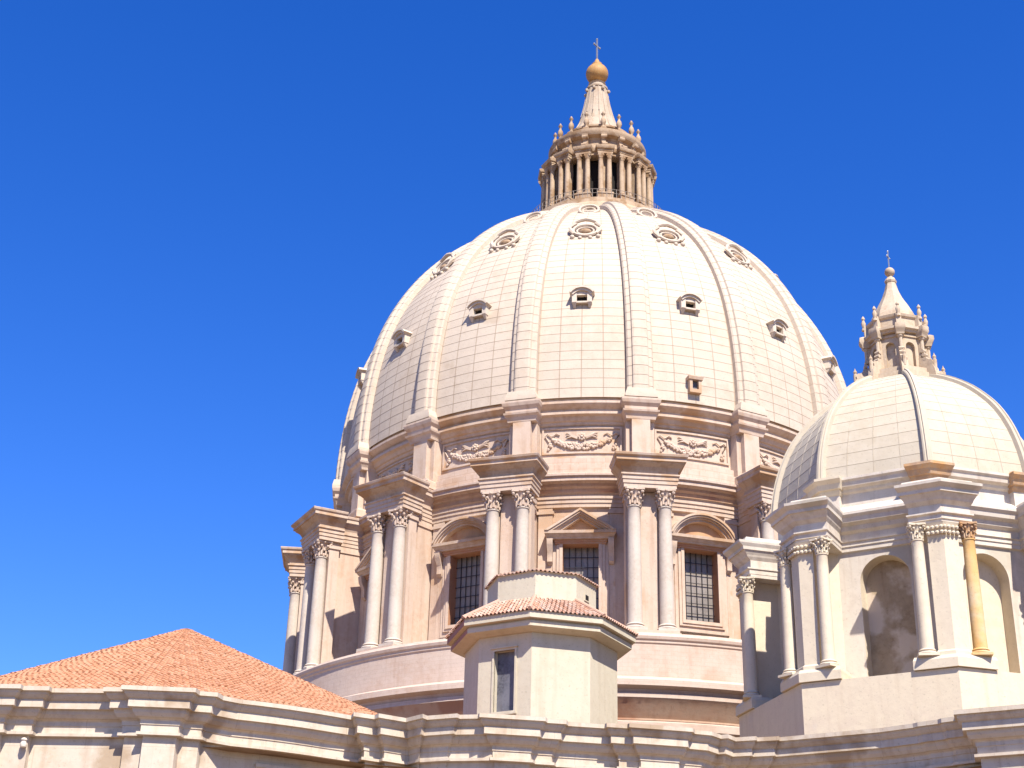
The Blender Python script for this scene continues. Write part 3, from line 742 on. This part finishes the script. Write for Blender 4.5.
SB(b, 'dome_shell', MINP)
def mrib():
    b = MB(); rows = []
    for i in range(25):
        r, z, nr, nz = MC.at(MC.len*i/24); w = .27-.1*i/24
        sec = [(-w, -.25), (-w, .16), (-w*.7, .22), (-w*.35, .22), (-w*.3, .3), (w*.3, .3), (w*.35, .22), (w*.7, .22), (w, .16), (w, -.25)]
        rows.append([(t, -(r+nr*e), z+nz*e) for t, e in sec])
    m_ = len(rows[0]); b.add([p for rw in rows for p in rw], [(i*m_+j, i*m_+j+1, (i+1)*m_+j+1, (i+1)*m_+j) for i in range(24) for j in range(m_-1)])
    return b
r0 = SB(mrib(), 'rib', MINP, smooth=30, rz=C8(0))
for k in (-3, -2, -1, 1, 2, 3, 4): link_copy(r0, SD, C8(k))
# lantern of the small dome
b = MB()
b.lathe([(2.45, 40.4), (2.45, 41.1), (2.3, 41.15), (2.3, 41.45), (2.15, 41.5), (1.75, 41.55)], 8, ph=C8(0))
b.lathe([(1.45, 41.5), (1.45, 43.9), (1.95, 44.0), (2.0, 44.12), (2.15, 44.2), (2.15, 44.35), (1.8, 44.45), (1.72, 44.5), (1.72, 45.05), (1.85, 45.15), (1.9, 45.3), (1.6, 45.4),
         (1.5, 45.45), (1.42, 45.8), (1.2, 46.3), (.92, 46.8), (.66, 47.3), (.45, 47.85), (.32, 48.4), (.36, 48.42), (.4, 48.55), (.3, 48.75), (.16, 48.85), (.14, 49.0)], 8, ph=C8(0))
ML = SB(b, 'lantern', LANT2); ML.location.x += .05; ML.location.z -= .02
w_ = MB(); ap = 1.45*CO+.26
hw, n = .3, 10
po = [(-.62, 41.5), (-.62, 44.0), (.62, 44.0), (.62, 41.5), (hw, 41.5), (hw, 43.1)]+[(hw*cos(pi*i/n), 43.1+hw*sin(pi*i/n)) for i in range(1, n)]+[(-hw, 43.1), (-hw, 41.5)]
w_.prism(po, 1.3, ap); w_.box(-.72, .72, 1.3, ap+.08, 43.72, 43.86)
w0 = SB(w_, 'arch', LANT2, ML, rz=F8(0))
for k in range(1, 8): link_copy(w0, ML, F8(k))
cp = MB()
cp.loft([(40.3, -.2, .2, 1.3, 2.95), (41.3, -.2, .2, 1.3, 2.8), (41.9, -.17, .17, 1.3, 2.5), (42.2, -.15, .15, 1.3, 2.05), (42.3, -.15, .15, 1.3, 1.95)])
cp.tube([(-.19, 2.5, 41.75), (.19, 2.5, 41.75)], .2, 9)
for q in range(3): cp.tube([(-.17, 2.12-.08*q, 42.15+.3*q), (.17, 2.12-.08*q, 42.15+.3*q)], .13, 7)
cp.box(-.13, .13, 1.3, 1.85, 42.2, 43.9)
cp.lathe([(.13, 42.6), (.12, 43.5), (.2, 43.6), (.2, 43.7), (.12, 43.72)], 8, (0, -1.92))
cp.sym([(43.7, .24, 2.14), (43.9, .26, 2.18), (44.0, .3, 2.26), (44.15, .32, 2.32), (44.4, .3, 2.3), (44.5, .2, 2.1)], 1.3)
cp.box(-.16, .16, 1.3, 1.95, 44.5, 45.3)
cp.lathe([(.0, 45.0), (.15, 45.02), (.15, 45.15), (.08, 45.2), (.13, 45.4), (.15, 45.55), (.07, 45.75), (.12, 45.85), (.1, 45.95), (0, 46.1)], 8, (0, -1.95))
cp.lathe([(.12, 41.2), (.14, 41.9), (.08, 41.95), (.13, 42.1), (.05, 42.25), (.0, 42.4)], 8, (0, -2.72))
c0 = SB(cp, 'scroll_buttress', LANT2, ML, smooth=35, rz=C8(0))
for k in range(1, 8): link_copy(c0, ML, C8(k))
bl = MB(); bl.ball((0, 0, 49.25), .33, 16); SB(bl, 'ball', LANT2, ML, smooth=60)
x_ = MB(); x_.box(-.035, .035, -.035, .035, 49.5, 50.8); x_.box(-.24, .24, -.03, .03, 50.35, 50.43)
for x, z in ((0, 50.82), (-.24, 50.39), (.24, 50.39)): x_.ball((x, 0, z), .06, 6)
SB(x_, 'cross', CROSS, ML, rz=R(60))

# ================================================================== TILED CONE ROOF OF THE APSE
def tile_row(b, A0, A1, B0, B1, n, row, thick=.028, h=.05):
    """n barrel tiles between lower edge A0-A1 and upper edge B0-B1"""
    A0, A1, B0, B1 = map(Vector, (A0, A1, B0, B1))
    nn = (A1-A0).cross(B0-A0).normalized()
    if nn.z < 0: nn = -nn
    sec = [(0, 0), (.12, .75), (.3, 1.0), (.5, .75), (.62, 0), (.81, -.28), (1, 0)]
    for i in range(n):
        vs = []; j0 = random.uniform(-.02, .02)
        for s, q in sec:
            f = (i+s)/n; lo = A0.lerp(A1, f)+nn*(q*h+thick+j0); vs.append(tuple(lo))
        for s, q in sec:
            f = (i+s)/n; hi = B0.lerp(B1, f)+nn*(q*h*.8); vs.append(tuple(hi))
        for s, q in sec:
            f = (i+s)/n; lo = A0.lerp(A1, f)+nn*(q*h-.03); vs.append(tuple(lo))
        m_ = len(sec); fs = [(k, k+1, m_+k+1, m_+k) for k in range(m_-1)]+[(2*m_+k, 2*m_+k+1, k+1, k) for k in range(m_-1)]
        b.add(vs, fs, [[(i+.5+row*37, row+.5)]*4]*len(fs))
AX, AY = -22.22, -53.5
AP = thing('apse_roof', 'broad low conical roof of orange clay tiles behind the parapet at lower left', 'roof', (AX, AY, GZ)); AP['kind'] = 'thing'
b = MB(); random.seed(5)
ER, EZ, TZ = 15.75, 15.38, 22.58; L = hypot(ER, TZ-EZ); nrow = 42
for j in range(nrow):
    f0, f1 = j/nrow, (j+1.15)/nrow; f1 = min(f1, .999)
    ra, rb = ER*(1-f0), ER*(1-f1); za, zb = EZ+(TZ-EZ)*f0, EZ+(TZ-EZ)*f1
    nseg = 24
    for s in range(nseg):
        a0, a1 = -pi*.62+1.24*pi*s/nseg, -pi*.62+1.24*pi*(s+1)/nseg
        nt = max(1, round(ra*(a1-a0)/.3))
        tile_row(b, (ra*sin(a0), -ra*cos(a0), za), (ra*sin(a1), -ra*cos(a1), za), (rb*sin(a0), -rb*cos(a0), zb), (rb*sin(a1), -rb*cos(a1), zb), nt, j)
o = b.build('tile_covering', TILE, AP); o.location.z = -GZ
b = MB(); b.lathe([(ER-.35, GZ), (ER-.35, EZ+.02), (ER-.1, EZ+.0), (0.02, TZ+.0)], 72); o = b.build('roof_base', TILE, AP); o.location.z = -GZ

# ================================================================== SMALL OCTAGONAL TURRET
TX, TY, TPH = -3.4, -44.0, -4.3
TU = thing('turret', 'small plain cream eight-sided turret with pinkish tiled eaves and one narrow window', 'tower', (TX, TY, GZ))
def T8(k): return R(TPH+45*k)
def TB(mb, name, mt, parent=None, smooth=None, rz=0):
    p = parent or TU; o = mb.build(name, mt, p, smooth)
    if p is TU: o.location = (0, 0, -GZ)
    o.rotation_euler.z = rz; return o
b = MB(); RW = 4.55
wf = -1                                   # the face with the window
for k in range(8):
    a0, a1 = T8(k), T8(k+1)
    if k == 7:
        ap = RW*CO; L = RW*SI; a = (a0+a1)/2; h = .68; z0, z1 = 19.6, 23.1
        def PT(t, z, d=0): return (t*cos(a)+(ap-d)*sin(a), t*sin(a)-(ap-d)*cos(a), z)
        q = [(-L, GZ), (-h, GZ), (h, GZ), (L, GZ), (-L, z0), (-h, z0), (h, z0), (L, z0), (-L, z1), (-h, z1), (h, z1), (L, z1), (-L, 24.4), (-h, 24.4), (h, 24.4), (L, 24.4)]
        b.add([PT(t, z) for t, z in q], [(i+4*j, i+1+4*j, i+5+4*j, i+4+4*j) for j in range(3) for i in range(3) if not (i == 1 and j == 1)])
        ed = [(-h, z0), (h, z0), (h, z1), (-h, z1)]
        b.add([PT(t, z) for t, z in ed]+[PT(t, z, .45) for t, z in ed], [(i, (i+1) % 4, (i+1) % 4+4, i+4) for i in range(4)])
    else:
        b.add([(RW*sin(a0), -RW*cos(a0), GZ), (RW*sin(a1), -RW*cos(a1), GZ), (RW*sin(a1), -RW*cos(a1), 24.4), (RW*sin(a0), -RW*cos(a0), 24.4)], [(0, 1, 2, 3)])
TW = TB(b, 'wall', CREAM)
b = MB(); b.lathe([(4.5, 24.0), (4.7, 23.98), (5.35, 24.12), (5.42, 24.14), (5.42, 24.42), (5.3, 24.44), (5.3, 24.52), (5.66, 24.56), (5.66, 24.96), (5.3, 25.0), (3.0, 26.6)], 8, ph=T8(0)); TB(b, 'eaves', CREAM)
b = MB(); a0, a1 = T8(-2), T8(-1)
for rr, za, zb in ((5.672, 24.57, 24.95), (5.432, 24.15, 24.41)):
    b.add([(rr*sin(a0), -rr*cos(a0), za), (rr*sin(a1), -rr*cos(a1), za), (rr*sin(a1), -rr*cos(a1), zb), (rr*sin(a0), -rr*cos(a0), zb)]+[((rr-.02)*sin(a), -(rr-.02)*cos(a), z) for a, z in ((a0, za), (a1, za), (a1, zb), (a0, zb))], [(0, 1, 2, 3), (7, 6, 5, 4), (0, 4, 5, 1), (1, 5, 6, 2), (2, 6, 7, 3), (3, 7, 4, 0)])
TB(b, 'red_fascia', REDF)
b = MB(); random.seed(9)
nrow = 7
for k in range(8):
    a0, a1 = T8(k), T8(k+1)
    for j in range(nrow):
        f0, f1 = j/nrow, min(1, (j+1.12)/nrow); ra, rb = 5.78-(5.78-3.2)*f0, 5.78-(5.78-3.2)*f1; za, zb = 24.95+1.5*f0, 24.95+1.5*f1
        w = 2*ra*SI; nt = max(2, round(w/.26))
        tile_row(b, (ra*sin(a0), -ra*cos(a0), za), (ra*sin(a1), -ra*cos(a1), za), (rb*sin(a0), -rb*cos(a0), zb), (rb*sin(a1), -rb*cos(a1), zb), nt, j, h=.08)
    b.tube([(5.78*sin(a0), 5.78*cos(a0), 25.03), (3.2*sin(a0), 3.2*cos(a0), 26.55)], .11, 8)
TB(b, 'tiled_skirt_roof', TILEP)
b = MB(); b.lathe([(3.3, 26.2), (3.3, 27.98), (3.38, 28.0)], 8, ph=T8(0), cap=True); up_t = TB(b, 'upper_drum', CREAM)
b = MB()
for k in range(8):
    a0, a1 = T8(k), T8(k+1); tile_row(b, (3.5*sin(a0), -3.5*cos(a0), 28.02), (3.5*sin(a1), -3.5*cos(a1), 28.02), (.5*sin(a0), -.5*cos(a0), 28.45), (.5*sin(a1), -.5*cos(a1), 28.45), 10, k, h=.07)
TB(b, 'cap_tiles', TILEP)
a = (T8(-1)+T8(0))/2; ap = RW*CO
b = MB()
for x0, x1, z0, z1 in ((-.8, -.68, 19.5, 23.22), (.68, .8, 19.5, 23.22), (-.68, .68, 23.1, 23.22), (-.68, .68, 19.5, 19.6)): b.box(x0, x1, ap-.1, ap+.07, z0, z1)
b.box(-.88, .88, ap-.05, ap+.16, 23.222, 23.31); b.box(-.86, .86, ap-.05, ap+.14, 19.4, 19.498)
wn_ = TB(b, 'window', CREAM, rz=a)
b = MB(); b.box(-.7, .7, ap-.44, ap-.38, 19.55, 23.15); TB(b, 'pane', TGLASS, wn_)
b = MB(); a2 = (T8(1)+T8(2))/2; b.box(-.3, .3, 3.3*CO-.05, 3.3*CO+.05, 26.75, 27.2); vt = TB(b, 'vent', CREAM, rz=a2)
b = MB(); b.box(-.2, .2, 3.3*CO+.045, 3.3*CO+.055, 26.82, 27.13); TB(b, 'vent_hole', DARK, vt)

# ================================================================== PARAPET WALL WITH STEPPED CORNICE
PATH = [(-46, -71.45), (-23.85, -71.45), (-23.85, -71.15), (-22.75, -71.15), (-22.75, -70.8), (-20.5, -70.8), (-20.5, -71.1), (-19.62, -71.1), (-19.62, -71.5), (-16.6, -71.1),
        (-16.55, -70.55), (-15.85, -70.35), (-15.75, -69.75)]
for i in range(0, 9):
    f = i/8; a = R(21.8+(41.5-21.8)*f); rr_ = 17.2
    PATH.append((AX+rr_*sin(a), AY-rr_*cos(a)))
PATH = PATH[:13]+PATH[14:]
PATH += [(-10.62, -67.05), (-9.78, -66.5), (-9.55, -66.85), (-8.45, -66.0), (-7.62, -66.85), (-7.45, -66.5), (-6.1, -67.0), (-6.0, -66.75), (-5.2, -66.85), (-5.12, -67.15), (-2.28, -66.5), (-2.2, -66.15), (-1.38, -65.95), (-1.3, -65.6), (.3, -65.2), (.38, -65.5), (1.3, -65.25), (1.38, -65.5), (4.22, -64.7), (4.32, -64.3), (5.1, -64.0), (5.55, -63.35),
         (5.85, -63.5), (6.25, -62.85), (7.15, -63.15), (7.22, -62.9), (8.15, -63.2), (8.22, -63.0), (12.33, -65.05), (13.6, -66.0), (13.75, -66.25), (14.5, -66.8), (14.6, -67.05), (15.1, -67.4), (14.8, -68.55), (17.4, -69.75), (34, -77)]
PT_, PZ = PATH, 15.05
PROF = [(1.6, 0.02), (.12, .0), (0, 0), (0, -.18), (.1, -.19), (.13, -.3), (.22, -.42), (.3, -.48), (.3, -.5), (.28, -.52), (.28, -.8), (.42, -.81), (.46, -.98), (.56, -1.12), (.72, -1.22), (.74, -1.26), (.74, -1.42), (.78, -1.43), (.78, -1.72), (.64, -1.74), (.64, -1.86), (.88, -1.88), (.88, -6.0), (.88, -16.75)]
def sweep(path, prof, z0):
    b = MB(); n = len(path); nm = []
    for i in range(n-1):
        dx, dy = path[i+1][0]-path[i][0], path[i+1][1]-path[i][1]; l = hypot(dx, dy); nm.append((-dy/l, dx/l))
    off = []
    for i in range(n):
        a = nm[max(0, i-1)]; c = nm[min(n-2, i)]; dt = 1+a[0]*c[0]+a[1]*c[1]; x, y = (a[0]+c[0])/dt, (a[1]+c[1])/dt
        l = hypot(x, y)
        if l > 1.5: x, y = x/l*1.5, y/l*1.5
        off.append((x, y))
    U = [0]
    for i in range(1, n): U.append(U[-1]+hypot(path[i][0]-path[i-1][0], path[i][1]-path[i-1][1]))
    vs = []
    for d, z in prof:
        for i in range(n): vs.append((path[i][0]+off[i][0]*d, path[i][1]+off[i][1]*d, z0+z))
    fs = []; uv = []
    for j in range(len(prof)-1):
        for i in range(n-1):
            fs.append((j*n+i, j*n+i+1, (j+1)*n+i+1, (j+1)*n+i))
            uv.append(((U[i], prof[j][1]), (U[i+1], prof[j][1]), (U[i+1], prof[j+1][1]), (U[i], prof[j+1][1])))
    b.add(vs, fs, uv); return b, off
b, off = sweep(PATH, PROF, PZ)
PW = thing('parapet_wall', 'long stepped and curving stone wall topped by a heavy moulded cornice', 'wall', (0, 0, GZ))
PW['kind'] = 'thing'
o = b.build('wall', PARA, PW); o.location.z = -GZ
pm = MB()                                 # raised panel frame on the curved part and a small knob
def on_curve(a): rr_ = 17.2-.86; return (AX+rr_*sin(a), AY-rr_*cos(a))
for (za, zb, e) in ((12.45, 12.6, .16), (12.35, 12.45, .08)):
    n = 8; vs = []; fs = []
    for i in range(n+1):
        a = R(28+7.5*i/n); x, y = on_curve(a)
        for d, z in ((-.05, za), (e, za), (e, zb), (-.05, zb)): vs.append((x+d*sin(a), y-d*cos(a), z))
    for i in range(n):
        for j in range(4): fs.append((i*4+j, i*4+(j+1) % 4, (i+1)*4+(j+1) % 4, (i+1)*4+j))
    fs += [(3, 2, 1, 0), (n*4, n*4+1, n*4+2, n*4+3)]; pm.add(vs, fs)
o = pm.build('panel_moulding', PARA, PW); o.location.z = -GZ
kn = MB(); kn.lathe([(.0, 12.62), (.12, 12.66), (.15, 12.78), (.1, 12.88), (.14, 12.95), (.08, 13.03), (0, 13.05)], 12, (-23.72, -70.5)); kn.tube([(-23.72, 70.5, 12.75), (-23.72, 70.2, 12.75)], .05, 6)
o = kn.build('knob', MINW, PW, smooth=50); o.location.z = -GZ
# flat roof terrace behind the parapet
tr = MB(); inn = [(x+o_[0]*1.55, y+o_[1]*1.55) for (x, y), o_ in zip(PATH, off)]
tr.add([(-46, -69.5, 13.0), (-15, -69.3, 13.0), (-10, -66, 13.0), (0, -63.5, 13.0), (6, -61.5, 13.0), (13, -64, 13.0), (16, -67.5, 13.0), (34, -75, 13.0), (60, -60, 13.0), (60, 40, 13.0), (-60, 40, 13.0), (-60, -60, 13.0)], [tuple(range(12))])
o = tr.build('terrace', TERR, PW); o.location.z = -GZ
bpy.context.view_layer.update()
